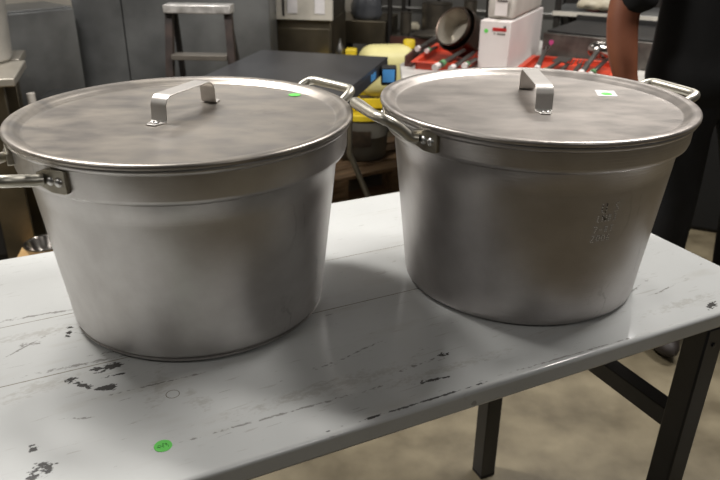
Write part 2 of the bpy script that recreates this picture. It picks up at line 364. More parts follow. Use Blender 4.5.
# ------------------------------------------------------------------ stock pots and lids
CL = Vector((-.252, .9984, TZ)); CR = Vector((.2703, 1.0987, TZ))
def pot(center, rz, zstep, matb, label, groove, tips):
    root = empty('stock_pot', center + Vector((0, 0, .0006)), rz, label, 'stockpot', 'large aluminium stock pots on the work table')
    rb, rtop, rbd = .1915, .2175, .2312
    prof = [(0, .0), (rb - .014, 0), (rb - .006, .0015), (rb - .001, .006)]
    if groove: prof += [(rb - .0006, .0075), (rb - .0045, .0088), (rb - .0045, .0100), (rb - .0004, .0115)]
    prof += [(rb + .0006, .014)]
    for i in range(1, 8): prof.append((rb + (rtop - rb) * i / 8, .014 + (zstep - .02) * i / 8))
    prof += [(rtop, zstep - .004), (rtop + .003, zstep - .0015), (rbd - .006, zstep), (rbd - .0015, zstep + .003), (rbd, zstep + .008), (rbd + .0015, .2855),
             (rbd + .004, .287), (rbd + .0062, .2895), (rbd + .0065, .2925), (rbd + .0045, .2955), (rbd + .001, .2965), (rbd - .003, .295), (rbd - .0035, .285),
             (rbd - .005, zstep + .006), (rtop - .004, zstep), (rb - .004, .02), (rb - .016, .004), (0, .004)]
    body = MB().lathe(prof, 144).build('body', matb, root, ang=50)
    # two bail handles with riveted plates
    for side, dz in ((0, tips[0]), (PI, tips[1])):
        Rz = Matrix.Rotation(side, 3, 'Z')
        zt = .272 if groove else .2775; ph = math.radians(17); rr_ = rbd + .0015
        def P(r, a, z): return Rz @ Vector((r * math.cos(a), r * math.sin(a), z))
        x0, y0 = (rr_ + .007) * math.cos(ph * .8), (rr_ + .007) * math.sin(ph * .8)
        half = [(x0, y0 + .004, 0, .0064), (x0 + .010, y0 + .001, .06, .0074), (.256, y0 - .0005, .40, .0075), (.270, y0 - .001, .75, .0075), (.2805, y0 - .005, .94, .0075), (.2855, y0 - .014, 1, .0075), (.2865, y0 - .026, 1, .0075), (.287, .015, 1, .0075)]
        pts = [Rz @ Vector((x, -y, zt + dz * t)) for x, y, t, w in half] + [Rz @ Vector((x, y, zt + dz * t)) for x, y, t, w in half[::-1]]
        rad = [h_[3] for h_ in half] + [h_[3] for h_ in half[::-1]]
        hd = MB().tube(pts, rad, 16, 5).build('handle', M['cast'], root, ang=70)
        for s in (-1, 1):
            pl = MB(); nn = 10; k0, k1 = ph - .105, ph + .090
            outer, inner = [], []
            for i in range(nn + 1):
                t = i / nn; a = k0 + (k1 - k0) * t
                hh = .0075 + .0075 * min(1, t / .5) ** .9
                if t > .93: hh *= .9
                for j in (-1, 1):
                    outer.append(pl.bm.verts.new(P(rr_ + .0045 + .003 * (1 - t), s * a, zt - .001 + j * hh))); inner.append(pl.bm.verts.new(P(rr_ - .001, s * a, zt - .001 + j * hh)))
            for i in range(nn):
                q = 2 * i
                pl._f([outer[q], outer[q + 1], outer[q + 3], outer[q + 2]]); pl._f([outer[q], outer[q + 2], inner[q + 2], inner[q]]); pl._f([outer[q + 1], inner[q + 1], inner[q + 3], outer[q + 3]])
            pl._f([outer[0], inner[0], inner[1], outer[1]]); pl._f([outer[-2], outer[-1], inner[-1], inner[-2]])
            pl.build('mounting_plate', M['cast_dark'], hd, bevel=.001)
            for da in (-.010, .046):
                a = s * (ph + da); c = P(rr_ + .004, a, zt - .001); d = (Rz @ Vector((math.cos(a), math.sin(a), 0)))
                q = d.to_track_quat('Z', 'Y').to_matrix()
                MB().lathe([(.0064, 0), (.006, .002), (.0043, .0038), (.002, .0046), (0, .0048)], 16, c, q).build('rivet', M['rivet'], hd)
    return root, body
def lid(center, rz, hc, ha, matl, label, L):
    root = empty('pot_lid', center + Vector((0, 0, .0006)), 0, label, 'lid', 'aluminium lids on the stock pots')
    R = .2405
    prof = [(0, .2925), (.10, .2922), (.2140, .2915), (.2160, .2918), (.2178, .2927), (.2225, .2968), (.2258, .2994), (.2288, .3011), (.2325, .3016), (.2375, .3014), (.2398, .3003), (R, .2985),
            (R, .2957), (.2395, .2948), (.2382, .2956), (.2372, .2978), (.232, .2982), (.2275, .2976), (.2225, .2937), (.2165, .2897), (.213, .2887), (0, .2895)]
    plate = MB().lathe(prof, 144).build('lid_plate', matl, root, ang=60)
    # strap handle: bent flat bar
    hdr = Matrix.Rotation(ha, 3, 'Z'); hc = Vector(hc); H, t, w = .035, .0017, .0132
    c = [(-L - .022, 0), (-L - .006, 0), (-L - .002, .0008), (-L, .004), (-L + .001, H - .012), (-L + .004, H - .005), (-L + .011, H - .0005), (-L + .02, H)]
    c = c + [(-x, z) for x, z in c[::-1]]
    mb = MB(); ringsv = []
    for i, (x, z) in enumerate(c):
        a = Vector(c[max(i - 1, 0)]); b = Vector(c[min(i + 1, len(c) - 1)]); d = (b - a).normalized(); nrm = Vector((-d.y, d.x))
        ww = w * (.55 if i in (0, len(c) - 1) else (.9 if i in (1, len(c) - 2) else 1))
        ring = []
        for off, y in ((0, -ww), (0, ww), (t, ww), (t, -ww)):
            p = Vector((x + nrm.x * off, y, z + nrm.y * off)); p = hdr @ p; ring.append(mb.bm.verts.new((hc.x + p.x, hc.y + p.y, .2926 + p.z)))
        ringsv.append(ring)
    for a, b in zip(ringsv, ringsv[1:]):
        for j in range(4): mb._f([a[j], a[(j + 1) % 4], b[(j + 1) % 4], b[j]])
    mb._f(ringsv[0][::-1]); mb._f(ringsv[-1])
    hd = mb.build('handle', M['strap'], root, bevel=.0005)
    for s in (-1, 1):
        for y in (-.0035, .0035) if s < 0 else (0,):
            p = hdr @ Vector((s * (L + .0115), y, 0)); MB().lathe([(.0036, 0), (.0032, .0014), (.0015, .0022), (0, .0024)], 12, (hc.x + p.x, hc.y + p.y, .2942)).build('rivet', M['rivet'], hd)
    return root
potL, bodyL = pot(CL, math.radians(45), .2460, M['alu_body'], 'larger-looking aluminium stock pot at left of table, with plain unmarked side', True, (.024, .008))
potR, bodyR = pot(CR, math.radians(23), .2545, M['alu_body2'], 'aluminium stock pot at right of table with stamped letters and digits on its side', False, (.015, .031))
lidL = lid(CL, 0, (-.006, .029), math.radians(67.5), M['alu_lid'], 'dull aluminium lid with bare green dot, on the pot at left', .060)
lidR = lid(CR, 0, (.005, .021), math.radians(88), M['alu_lid2'], 'brushed aluminium lid with a white paper label, on the stamped pot', .070)
s1 = MB().lathe([(0, .0005), (.0098, .0005), (.01, 0)], 28, (.1445, .1425, .2921)).build('price_sticker', M['green'], lidL); tag(s1, 'round green sticker')
s2 = MB(); s2.box((.134, .070, .2923), (.031, .042, .0006), math.radians(-9)); s2 = tag(s2.build('paper_label', M['white_paper'], lidR), 'white paper label with green dot')
MB().lathe([(0, .0004), (.0085, .0004), (.0087, 0)], 24, (.133, .064, .2926)).build('price_dot', M['green'], s2)
# dot-peened stamp on the right pot
GL = {'U': [[(0, 1), (0, .2), (.25, 0), (.75, 0), (1, .2), (1, 1)]], 'S': [[(1, .9), (.6, 1), (.1, .85), (.2, .6), (.8, .4), (.9, .15), (.4, 0), (0, .1)]], 'L': [[(.3, 1), (.3, 0), (.8, 0)]],
      'N': [[(0, 0), (0, 1), (1, 0), (1, 1)]], '8': [[(.5, 1), (.1, .8), (.5, .52), (.95, .25), (.5, 0), (.05, .25), (.5, .52), (.9, .8), (.5, 1)]], '3': [[(0, .95), (.6, 1), (.9, .75), (.4, .52), (.95, .25), (.5, 0), (0, .08)]],
      '7': [[(0, 1), (.95, 1), (.4, 0)]], '-': [[(.1, .5), (.9, .5)]], 'T': [[(0, 1), (1, 1)], [(.5, 1), (.5, 0)]], '2': [[(.05, .8), (.5, 1), (.9, .75), (0, 0), (1, 0)]], '0': [[(.5, 1), (.05, .7), (.05, .3), (.5, 0), (.95, .3), (.95, .7), (.5, 1)]],
      '6': [[(.8, .95), (.3, .8), (.05, .3), (.5, 0), (.95, .25), (.5, .52), (.1, .35)]], ' ': []}
sp, spd = MB(), MB()
def stamp_row(text, ztop, h, th0, th1):
    cw = (th1 - th0) / len(text)
    for i, chx in enumerate(text):
        for stroke in GL[chx]:
            pts = []
            for (x, y) in stroke:
                th = th0 + cw * (i + .12 + .66 * x); z = ztop - h + h * y; r = .1921 + (.2175 - .1915) * (z - .014) / (.2545 - .02) + .0003
                pts.append((r * math.cos(th), r * math.sin(th), z))
            for p, q in zip(pts, pts[1:]):
                p, q = Vector(p), Vector(q); n = max(1, int((q - p).length / .0022))
                steep = abs((q - p).z) > .75 * (q - p).length
                for k in range(n):
                    (spd if (steep and random.random() < .3 and chx in 'UN') else sp).ball(p.lerp(q, (k + .5) / n), (.00095, .00095, .0008), 6, 4)
stamp_row('U S', .206, .0145, -1.262 , -1.117); stamp_row('LN83', .188, .0105, -1.285, -1.120); stamp_row('7-8T', .170, .0100, -1.293, -1.125); stamp_row('2006', .157, .0110, -1.296, -1.135)
st = empty('tmp', (0, 0, 0)); bpy.data.objects.remove(st)
for mb, m in ((sp, M['stamp']), (spd, M['stamp_shade'])):
    o = mb.build('stamped_lettering', m, potR); o.rotation_euler = (0, 0, -math.radians(25.2))

# ------------------------------------------------------------------ left background
# two brushed steel cabinets
def cabinet(cx, cy, w, d, h, rz, label, doors, m):
    r = empty('steel_cabinet', (cx, cy, 0), rz, label, 'cabinet', 'dull steel cabinets at the back left')
    MB().box((0, d / 2 + .008, h / 2), (w, d - .016, h)).build('body', m, r, bevel=.002)
    x = -w / 2
    for dw in doors:
        MB().box((x + dw / 2, 0, h / 2 + .005), (dw - .006, .016, h - .03)).build('door', m, r, bevel=.002); x += dw
    return r
cabinet(-1.535, 3.458, .40, .3, .884, math.radians(49), 'low dull steel cabinet at far left below the white wall', [.40], M['steel_dk'])
cabinet(-.9525, 3.70, .985, .3, 1.75, 0, 'tall dull steel cabinet standing behind the stepladder', [.25, .735], M['steel_dk'])
# stepladder
L = empty('stepladder', (-.707, 3.22, 0), math.radians(-3), 'short stepladder with worn dark rails and scuffed aluminium cap, before the tall steel cabinet', 'ladder')
MB().box((0, 0, .925), (.292, .085, .036)).build('top_cap', M['crumpled'], L, bevel=.004)
for s in (-1, 1):
    mb = MB(); mb.tube([(s * .172, -.13, .01), (s * .129, -.005, .912)], .021, 4, 0, [(1, 1.1)] * 2); o = mb.build('side_rail', M['ladder_wood'], L, ang=30)
    MB().box((s * .172, -.13, .012), (.05, .06, .024)).build('foot', M['rubber'], o)
    mb = MB(); mb.tube([(s * .165, .30, .01), (s * .118, .03, .912)], .016, 4, 0); mb.build('rear_leg', M['ladder_dark'], L, ang=30)
for z in (.20, .46, .725):
    t = z / .912; MB().box((0, -.13 + .125 * t, z), (2 * (.172 - .043 * t) - .03, .075, .022)).build('step', M['rung'], L, bevel=.002)
# steel counters at the left edge
def counter(x, y, w, d, rz, label, parts=True):
    r = empty('steel_counter', (x, y, 0), rz, label, 'counter', 'steel prep counters at the left edge')
    MB().box((-w / 2, d / 2, .735), (w, d, .03)).build('worktop', M['steel'], r, bevel=.004)
    for px, py in ((-.10, .04), (-w + .06, .04), (-.10, d - .04), (-w + .06, d - .04)): MB().box((px, py, .36), (.11, .03, .719)).build('leg', M['steel_br'], r, bevel=.003)
    return r
counter(-1.268, 2.60, .75, .36, math.radians(17), 'steel prep counter at the left edge, the nearer of the two')
counter(-1.412, 2.97, .62, .22, math.radians(17), 'steel prep counter at the left edge, the farther, under the cloudy bin')
o = MB(); o.lathe([(0, 0), (.125, 0), (.135, .01), (.15, .30), (.158, .305), (.158, .315), (.15, .315), (.146, .30), (.128, .012), (0, .012)], 40)
o = tag(o.build('plastic_bin', M['plastic']), 'cloudy white plastic bin standing on the steel counter at far left', 'bin'); o.location = (-1.555, 2.91, .7525)
r = empty('floor_unit', (-1.625, 2.685, 0), math.radians(17), 'dark floor unit with small red panel under the nearer steel counter', 'appliance')
MB().box((0, 0, .36), (.36, .24, .68)).build('housing', M['iron'], r, bevel=.01)
MB().box((.13, -.124, .62), (.06, .008, .08)).build('red_panel', M['redpaint'], r, bevel=.002)
MB().box((0, 0, .01), (.34, .22, .02)).build('base', M['iron'], r)
r = empty('scrub_brush', (-1.275, 2.74, 0), .1, 'long handled scrub brush leaning upright beside the left counter', 'brush')
MB().tube([(0, 0, .03), (-.01, .01, .60)], .011, 10).build('handle', M['board'], r)
MB().box((0, 0, .02), (.16, .05, .04)).build('head', M['cream'], r, bevel=.004)
MB().tube([(-.01, .01, .60), (-.012, .012, .66)], .016, 10).build('grip', M['carton_grey'], r)
o = MB().box((0, 0, .30), (.30, .26, .60), taper=1.06).build('storage_tub', M['rubber'], bevel=.015)
place(o, (-1.19, 2.97, 0), .15); tag(o, 'tall black plastic tub on the floor beside the left counter', 'tub')
r = empty('floor_board', (-1.215, 2.48, 0), math.radians(12), 'pale wooden board on blocks on the floor, under the steel bowl', 'board')
MB().box((0, 0, .075), (.23, .30, .02)).build('plank', M['board'], r, bevel=.003)
for s in (-1, 1): MB().box((s * .085, 0, .0325), (.06, .28, .065)).build('block', M['wood'], r, bevel=.003)
o = MB().lathe([(0, .0), (.03, 0), (.036, .003), (.062, .03), (.074, .062), (.079, .066), (.079, .069), (.074, .069), (.07, .064), (.058, .032), (.032, .006), (0, .004)], 40).build('mixing_bowl', M['shiny'])
place(o, (-1.205, 2.46, .0855)); tag(o, 'shiny steel mixing bowl on the pale board at lower left', 'bowl')

# ------------------------------------------------------------------ dark folding table behind the pots
DY = math.atan2(-.146, .564)
r = empty('folding_table', (.115, 3.129, 0), DY, 'dark grey topped table behind the left pot with blue sticker on its corner', 'table')
W_, D_ = .585, 1.0
MB().box((-W_ / 2, -D_ / 2, .735), (W_, D_, .012)).build('tabletop', M['tabletop_dk'], r, bevel=.002)
e = MB()
e.box((-.006, -D_ / 2, .706), (.012, D_, .045)); e.box((-W_ + .006, -D_ / 2, .706), (.012, D_, .045)); e.box((-W_ / 2, -.006, .706), (W_ - .026, .012, .045)); e.box((-W_ / 2, -D_ + .006, .706), (W_ - .026, .012, .045))
e.build('apron', M['dark_edge'], r, bevel=.002)
cp = MB().box((.036, -.14, .692), (.064, .05, .078), math.radians(14)).build('corner_bracket', M['rubber'], r, bevel=.006)
MB().box((.041, -.1655, .694), (.050, .004, .052), math.radians(14)).build('blue_sticker', M['blue'], cp)
MB().box((.0008, -.27, .708), (.0025, .08, .026)).build('blue_sticker', M['blue'], r)
for sx in (0, 1):
    x = -.09 - sx * (W_ - .18); ox = (.10 if sx == 0 else -.10)
    for y0, oy in ((-.30, .16), (-.86, -.05)):
        lg = MB().tube([(x, y0, .70), (x, y0, .44), (x, y0, .39), (x + ox * .12, y0 + oy * .10, .35), (x + ox * .75, y0 + oy * .8, .10), (x + ox * .9, y0 + oy * .95, .05)], .0125, 12, 5).build('leg', M['chrome'], r)
        MB().tube([(x + ox * .86, y0 + oy * .91, .062), (x + ox * .97, y0 + oy * 1.03, .004)], .016, 12).build('foot', M['rubber'], lg)

# ------------------------------------------------------------------ pallet, drum and yellow things between the pots
pr_ = math.radians(33)
r = empty('wooden_pallet', (.20, 3.44, 0), pr_, 'worn wooden pallet on the floor under the yellow rimmed drum', 'pallet')
for i in range(4): MB().box((.0, .05 + i * .12, .129), (.80, .10, .018)).build('deck_board', M['wood'], r, bevel=.002)
for x in (-.35, 0, .35):
    MB().box((x, .23, .108), (.09, .46, .022)).build('stringer_board', M['wood'], r, bevel=.002)
    for y in (.05, .41): MB().box((x, y, .058), (.09, .09, .078)).build('block', M['wood'], r, bevel=.002)
for y in (.05, .41): MB().box((0, y, .010), (.79, .09, .018)).build('bottom_board', M['wood'], r, bevel=.002)
r = empty('plastic_drum', (.005, 3.62, .1385), 0, 'grey drum with bright yellow lid standing on the pallet', 'drum')
MB().lathe([(0, 0), (.120, 0), (.128, .008), (.132, .05), (.134, .12), (.136, .122), (.136, .128), (.134, .13), (.135, .215), (0, .215)], 48).build('body', M['drum'], r, ang=50)
MB().lathe([(0, .2155), (.138, .2155), (.142, .218), (.142, .243), (.136, .248), (.128, .244), (0, .242)], 48).build('lid', M['yellow'], r, ang=50)
lb = MB(); n = 10
for rr2, zz in ((.1375, .11), (.1375, .17)): pass
va = []
for i in range(n + 1):
    a = math.radians(-118) + math.radians(48) * i / n
    va.append([lb.bm.verts.new((q * math.cos(a), q * math.sin(a), z)) for q, z in ((.1345, .085), (.1375, .085), (.1375, .165), (.1345, .165))])
for p, q in zip(va, va[1:]):
    for j in range(4): lb._f([p[j], p[(j + 1) % 4], q[(j + 1) % 4], q[j]])
lb._f(va[0][::-1]); lb._f(va[-1]); lb.build('paper_label', M['label'], r)
o = MB(); o.lathe([(0, 0), (.115, 0), (.122, .01), (.136, .22), (.142, .225), (.142, .238), (.132, .238), (.118, .014), (0, .012)], 36)
o = place(o.build('plastic_bin', M['bin']), (.31, 3.74, .1385)); tag(o, 'blue-grey plastic bin on the pallet beside the yellow lidded drum', 'bin')
# cream jerrycan on the drum
r = empty('jerrycan', (.13, 3.66, 0), math.radians(10), 'rounded pale yellow jerrycan standing on a yellow crate, behind the dark table corner', 'jerrycan')
MB().box((0, 0, .576), (.29, .19, .254)).build('body', M['cream'], r, bevel=.075, seg=6)
MB().lathe([(.03, 0), (.03, .035), (.026, .04), (0, .04)], 20, (.115, .01, .685)).build('cap', M['yellow'], r)
r = empty('bottle_crate', (.10, 3.70, .3875), math.radians(10), 'yellow and brown bottle crate on the drum, below the pale jerrycan', 'crate')
MB().box((0, -.0, .02), (.26, .22, .02)).build('base', M['label'], r)
for s in (-1, 1):
    MB().box((s * .125, 0, .035), (.012, .22, .05)).build('side_wall', M['yellow'], r, bevel=.002); MB().box((0, s * .105, .035), (.26, .012, .05)).build('end_wall', M['yellow'], r, bevel=.002)
r2 = []
cr = empty('spray_bottle', (-.062, 3.60, .3875), 0, 'small yellow bottle with dark red cap on the drum lid', 'bottle')
MB().lathe([(0, 0), (.038, 0), (.04, .01), (.04, .07), (.03, .09), (.014, .10), (.014, .112), (0, .112)], 24).build('body', M['yellow'], cr); MB().lathe([(.016, .1125), (.016, .13), (0, .131)], 16).build('cap', M['redpaint'], cr)

# a trolley behind with more yellow plastic
r = empty('yellow_tub', (-.135, 3.925, 0), math.radians(-8), 'low yellow plastic tub on a dark stand behind the dark table', 'tub')
MB().box((0, 0, .575), (.23, .10, .03)).build('base', M['yellow'], r, bevel=.004)
MB().box((0, 0, .28), (.21, .09, .559)).build('stand', M['rackpost'], r, bevel=.004)
o = MB().box((0, 0, .025), (.06, .06, .05)).build('plastic_box', M['yellow'], bevel=.008); place(o, (-.055, 3.915, .5905), -.1); tag(o, 'small yellow plastic box on the tub, left of the jerrycan', 'box')
o = MB().lathe([(0, 0), (.022, .0), (.024, .01), (.022, .05), (.008, .075), (.006, .10), (0, .101)], 16).build('squeeze_bottle', M['chrome']); place(o, (-.115, 3.925, .5905)); tag(o, 'small grey bottle standing on the yellow tub', 'bottle')

# ------------------------------------------------------------------ back counter fridge with white panel
r = empty('counter_fridge', (-.335, 4.02, 0), math.radians(-8), 'brownish steel fridge unit with white control panel, behind the dark table', 'fridge')
MB().box((0, .25, .385), (.34, .5, .77)).build('body', M['steel_br'], r, bevel=.004)
MB().box((0, -.006, .40), (.325, .012, .66)).build('door', M['steel_br'], r, bevel=.003)
cp = MB().box((.008, -.012, .84), (.35, .03, .13)).build('control_panel', M['panelwhite'], r, bevel=.003)
for x in (-.035, .115): MB().box((x, -.029, .855), (.055, .006, .09)).build('display_card', M['white_paper'], cp)
MB().box((-.085, -.028, .85), (.012, .004, .11)).build('gap_strip', M['ink'], cp)
MB().box((-.155, -.029, .838), (.02, .004, .012)).build('red_button', M['redpaint'], cp)
MB().box((0, .25, .84), (.34, .46, .139)).build('hood', M['steel_br'], r, bevel=.004)
r = empty('steel_bench', (-.03, 4.55, 0), math.radians(-14), 'low grey steel bench standing right of the fridge unit', 'bench')
MB().box((0, .2, .63), (.36, .4, .14)).build('cabinet_top', M['steel_br'], r, bevel=.004)
for x in (-.15, .15):
    for y in (.03, .37): MB().box((x, y, .28), (.04, .04, .56)).build('leg', M['rackpost'], r)
MB().box((0, .2, .2), (.34, .36, .02)).build('shelf', M['steel'], r)
bg = MB()
bg.lathe([(0, 0), (.07, .0), (.085, .03), (.08, .09), (.06, .15), (.025, .20), (.03, .23), (0, .235)], 26, sx=1.15, sy=.75)
for v in bg.bm.verts: v.co += Vector((random.gauss(0, .004), random.gauss(0, .004), 0))
o = place(bg.build('plastic_bag', M['bag'], ang=80), (.03, 4.62, .7005)); tag(o, 'crumpled grey plastic bag on top of the low steel bench', 'bag')

# ------------------------------------------------------------------ wire rack with pots
RY = math.radians(-17)
r = empty('wire_rack', (.34, 4.55, 0), RY, 'dark wire shelving rack holding pots at back centre', 'rack')
for x in (-.16, .44):
    for y in (-.05, .30): MB().tube([(x, y, 0), (x, y, 1.5)], .015, 12).build('post', M['rackpost'], r)
for z in (.22, .62, 1.15):
    sh = MB()
    for i in range(25): sh.box((-.15 + .58 * i / 24, .125, z), (.004, .36, .004))
    for y in (-.05, .12, .30): sh.box((.14, y, z - .005), (.60, .007, .007))
    sh.build('shelf', M['rackwire'], r)
MB().box((.14, -.058, .585), (.60, .008, .05)).build('front_rail', M['redbrown'], r, bevel=.002)
Rr = Matrix.Rotation(RY, 3, 'Z')
def onrack(x, y, z): return Vector((.34, 4.55, 0)) + Rr @ Vector((x, y, z))
def cyl_pot(name, rad, h, m, loc, label, cat, grp='steel pots on the wire rack'):
    o = MB().lathe([(0, 0), (rad * .96, 0), (rad, .006), (rad, h - .004), (rad + .005, h), (rad - .004, h), (rad - .004, .006), (0, .004)], 36).build(name, m); o.location = loc; tag(o, label, cat, grp); return o
cyl_pot('bain_marie_pot', .035, .125, M['rack_steel'], onrack(-.07, .0, .6245), 'narrow steel pot at the left on the wire rack', 'pot')
cyl_pot('bain_marie_pot', .095, .165, M['rack_steel'], onrack(.085, .19, .6245), 'wide steel pot behind the flat lid on the wire rack', 'pot')
cyl_pot('bain_marie_pot', .040, .20, M['rack_steel'], onrack(.31, .10, .6245), 'tall narrow steel pot at the right on the wire rack', 'pot')
o = MB().lathe([(0, .028), (.06, .024), (.125, .006), (.135, 0), (.135, .003), (.12, .010), (.06, .028), (.014, .031), (.014, .042), (0, .043)], 40).build('flat_lid', M['rack_steel']); o.location = onrack(.115, -.01, .6245); o.scale = (1, .62, 1); tag(o, 'shallow steel lid lying at the front of the wire rack', 'lid')
o = MB().box((0, 0, .02), (.12, .12, .04)).build('folded_cloth', M['cloth'], bevel=.015, seg=3); o.location = onrack(-.08, .16, .6245); tag(o, 'pale folded cloth lying on the left of the wire rack', 'cloth')
o = MB().box((0, 0, .075), (.13, .16, .15)).build('plastic_box', M['bluebox'], bevel=.01); o.location = onrack(.25, .06, .2245); tag(o, 'dull blue plastic box on the lower rack shelf', 'box')
o = MB().box((0, 0, .06), (.16, .16, .12)).build('plastic_box', M['bluebox'], bevel=.01); o.location = onrack(.05, .12, 1.1525); tag(o, 'blue plastic box on the top rack shelf', 'box')
# grey cabinet doors behind the rack
r = empty('locker_bank', (.74, 5.13, 0), math.radians(-17), 'bank of grey metal lockers along the back wall', 'lockers')
MB().box((0, .21, .85), (1.7, .38, 1.7)).build('carcass', M['rackpost'], r)
for i in range(8):
    MB().box((-.74 + i * .211, 0, .86), (.19, .02, 1.6)).build('door', M['tile'], r, bevel=.003)
MB().tube([(-.8, -.05, .70), (.8, -.05, .70)], .009, 10).build('hand_rail', M['chrome'], r)

# ------------------------------------------------------------------ white work table at the right, with everything on it
WY = math.radians(-24)
WO = Vector((.155, 2.66, 0)); Rw = Matrix.Rotation(WY, 3, 'Z')
WZ = .725
def onw(x, y, z=.725): p = WO + Rw @ Vector((x, y, 0)); p.z = z; return p
r = empty('kitchen_table', WO, WY, 'white topped table at back right holding red trays, pans and cartons', 'table')
MB().prism([(-.05, .12), (.95, .12), (.95, 1.25), (-.155, 1.25), (-.155, .37)], WZ - .03, WZ).build('tabletop', M['white_top'], r, bevel=.004)
for x in (-.02, .92):
    for y in (.16, 1.2): MB().box((x, y, .347), (.04, .04, .694)).build('leg', M['rackpost'], r)
def tray(w, d, h, name, m=M['red']):
    r = empty(name, (0, 0, 0))
    t = .006
    MB().box((0, 0, .004), (w - .01, d - .01, .006)).build('base', m, r)
    for s in (-1, 1):
        MB().box((s * (w / 2 - t / 2), 0, h / 2 + .001), (t, d, h)).build('side_wall', m, r, bevel=.002); MB().box((0, s * (d / 2 - t / 2), h / 2 + .001), (w - 2 * t - .001, t, h)).build('end_wall', m, r, bevel=.002)
    rm = MB()
    for s in (-1, 1): rm.box((s * (w / 2 + .004), 0, h + .003), (.022, d + .03, .006)); rm.box((0, s * (d / 2 + .004), h + .003), (w - .014, .022, .0055))
    rm.build('rim', m, r, bevel=.002)
    return r
T1 = tray(.215, .44, .028, 'utensil_tray'); place(T1, onw(.026, .52), WY + math.radians(6)); tag(T1, 'orange-red plastic tray holding saucepans and ladles, left of the white carton', 'tray', 'red utensil trays on the white table')
T2 = tray(.345, .42, .022, 'utensil_tray'); place(T2, onw(.528, .45), WY); tag(T2, 'orange-red plastic tray with dark spatulas, right of the white carton', 'tray', 'red utensil trays on the white table')
r = empty('wooden_box', onw(-.078, .46), WY + math.radians(8), 'low brown box edge beside the left red tray', 'box')
MB().box((-.052, .0, .022), (.012, .26, .044)).build('side', M['redbrown'], r, bevel=.002); MB().box((-.036, .0, .004), (.02, .26, .008)).build('base', M['redbrown'], r)
# saucepans (two nested, lying tilted in the tray)
def saucepan(loc, eul, m, label, hl=.20, rad=.085):
    r = empty('saucepan', loc, 0, label, 'saucepan', 'steel saucepans tilted in the red tray'); r.rotation_euler = eul
    h = .095
    MB().lathe([(0, -.003), (rad * .9, -.003), (rad * .97, .003), (rad, .012), (rad, h), (rad + .004, h + .002), (rad + .003, h + .004), (rad - .003, h + .002)], 48).build('outer_wall', M['panback'], r, ang=50)
    MB().lathe([(0, .0), (rad * .9, .0), (rad - .005, .012), (rad - .003, h + .0015)], 48).build('inner_wall', m, r, ang=50)
    hd = MB().tube([(-rad + .002, 0, h - .014), (-rad - .03, 0, h - .010), (-rad - .09, 0, h - .012), (-rad - hl, 0, h - .02)], .0085, 10, 4, [(1.3, .6)] * 4).build('handle', M['utensil'], r)
    return r
def saucepan_at(loc, axis, hdir, m, label, hl, rad):
    r = saucepan(loc, (0, 0, 0), m, label, hl, rad)
    z = Vector(axis).normalized(); x = -Vector(hdir); x = (x - z * x.dot(z)).normalized(); y = z.cross(x)
    r.rotation_euler = Matrix((x, y, z)).transposed().to_euler(); return r
AX = Vector((-.68, -.58, .46)).normalized(); B1 = Vector((.446, 3.150, .832))
saucepan_at(B1, AX, (-.73, .43, -.53), M['steel'], 'upper steel saucepan tipped on its side, open mouth facing the pots', .15, .081)
saucepan_at(B1 - AX * .030, AX, (-.736, .51, -.445), M['steel_br'], 'outer steel saucepan nested behind the tipped one', .12, .094)
# ladles and spoons in tray 1
def utensil(p0, p1, label, kind, tip='', rr=.006, bs=1.0):
    r = empty(kind, p0, 0, label, 'utensil', 'ladles and spoons in the red trays')
    d = Vector(p1) - Vector(p0)
    MB().tube([(0, 0, 0), d * .4, d], rr, 8, 0, [(1.5, .7), (1.1, .8), (1, .8)]).build('handle', M['utensil'], r)
    MB().tube([-d * .02, d * .10], rr * 1.35, 8).build('end_cap', M['carton'], r)
    if 'tape' in label: MB().tube([d * .18, d * .27], rr * 1.35, 8).build('green_tape', M['greentag'], r)
    R = d.normalized().to_track_quat('X', 'Z').to_matrix()
    if tip == 'ladle': MB().ball(d + R @ Vector((.035 * bs, 0, -.01)), (.04 * bs, .04 * bs, .028 * bs), 20, 10).build('bowl', M['shiny'], r)
    elif tip == 'spat': MB().box(d + R @ Vector((.04, 0, 0)), (.09, .06, .004), R).build('blade', M['utensil'], r, bevel=.001)
    elif tip == 'fork':
        f = MB()
        for y in (-.014, 0, .014): f.tube([d, d + R @ Vector((.02, y, 0)), d + R @ Vector((.07, y, .004))], .003, 6)
        f.build('tines', M['chrome'], r)
    return r
utensil(onw(-.101, .43, .782), onw(-.082, .55, .790), 'spoon with white handle end, topmost at the left of the red tray', 'serving_spoon', rr=.009)
utensil(onw(-.055, .42, .778), onw(-.040, .50, .782), 'spoon with taped handle resting on the tray rim, second from left', 'serving_spoon', rr=.008)
utensil(onw(.075, .150, .768), onw(.095, .46, .786), 'ladle with bright capped handle and green tape in front of the saucepans', 'ladle', rr=.010)
utensil(onw(.135, .165, .766), onw(.138, .46, .780), 'dark ladle handle beside the white carton, nearest the pot', 'ladle', rr=.009)
utensil(onw(.164, .24, .766), onw(.168, .38, .768), 'short ladle with green tape nearest the white carton', 'ladle', rr=.009)
utensil(onw(.055, .33, .745), onw(.060, .45, .756), 'small spoon lying low in the red tray below the saucepan', 'serving_spoon', rr=.009)
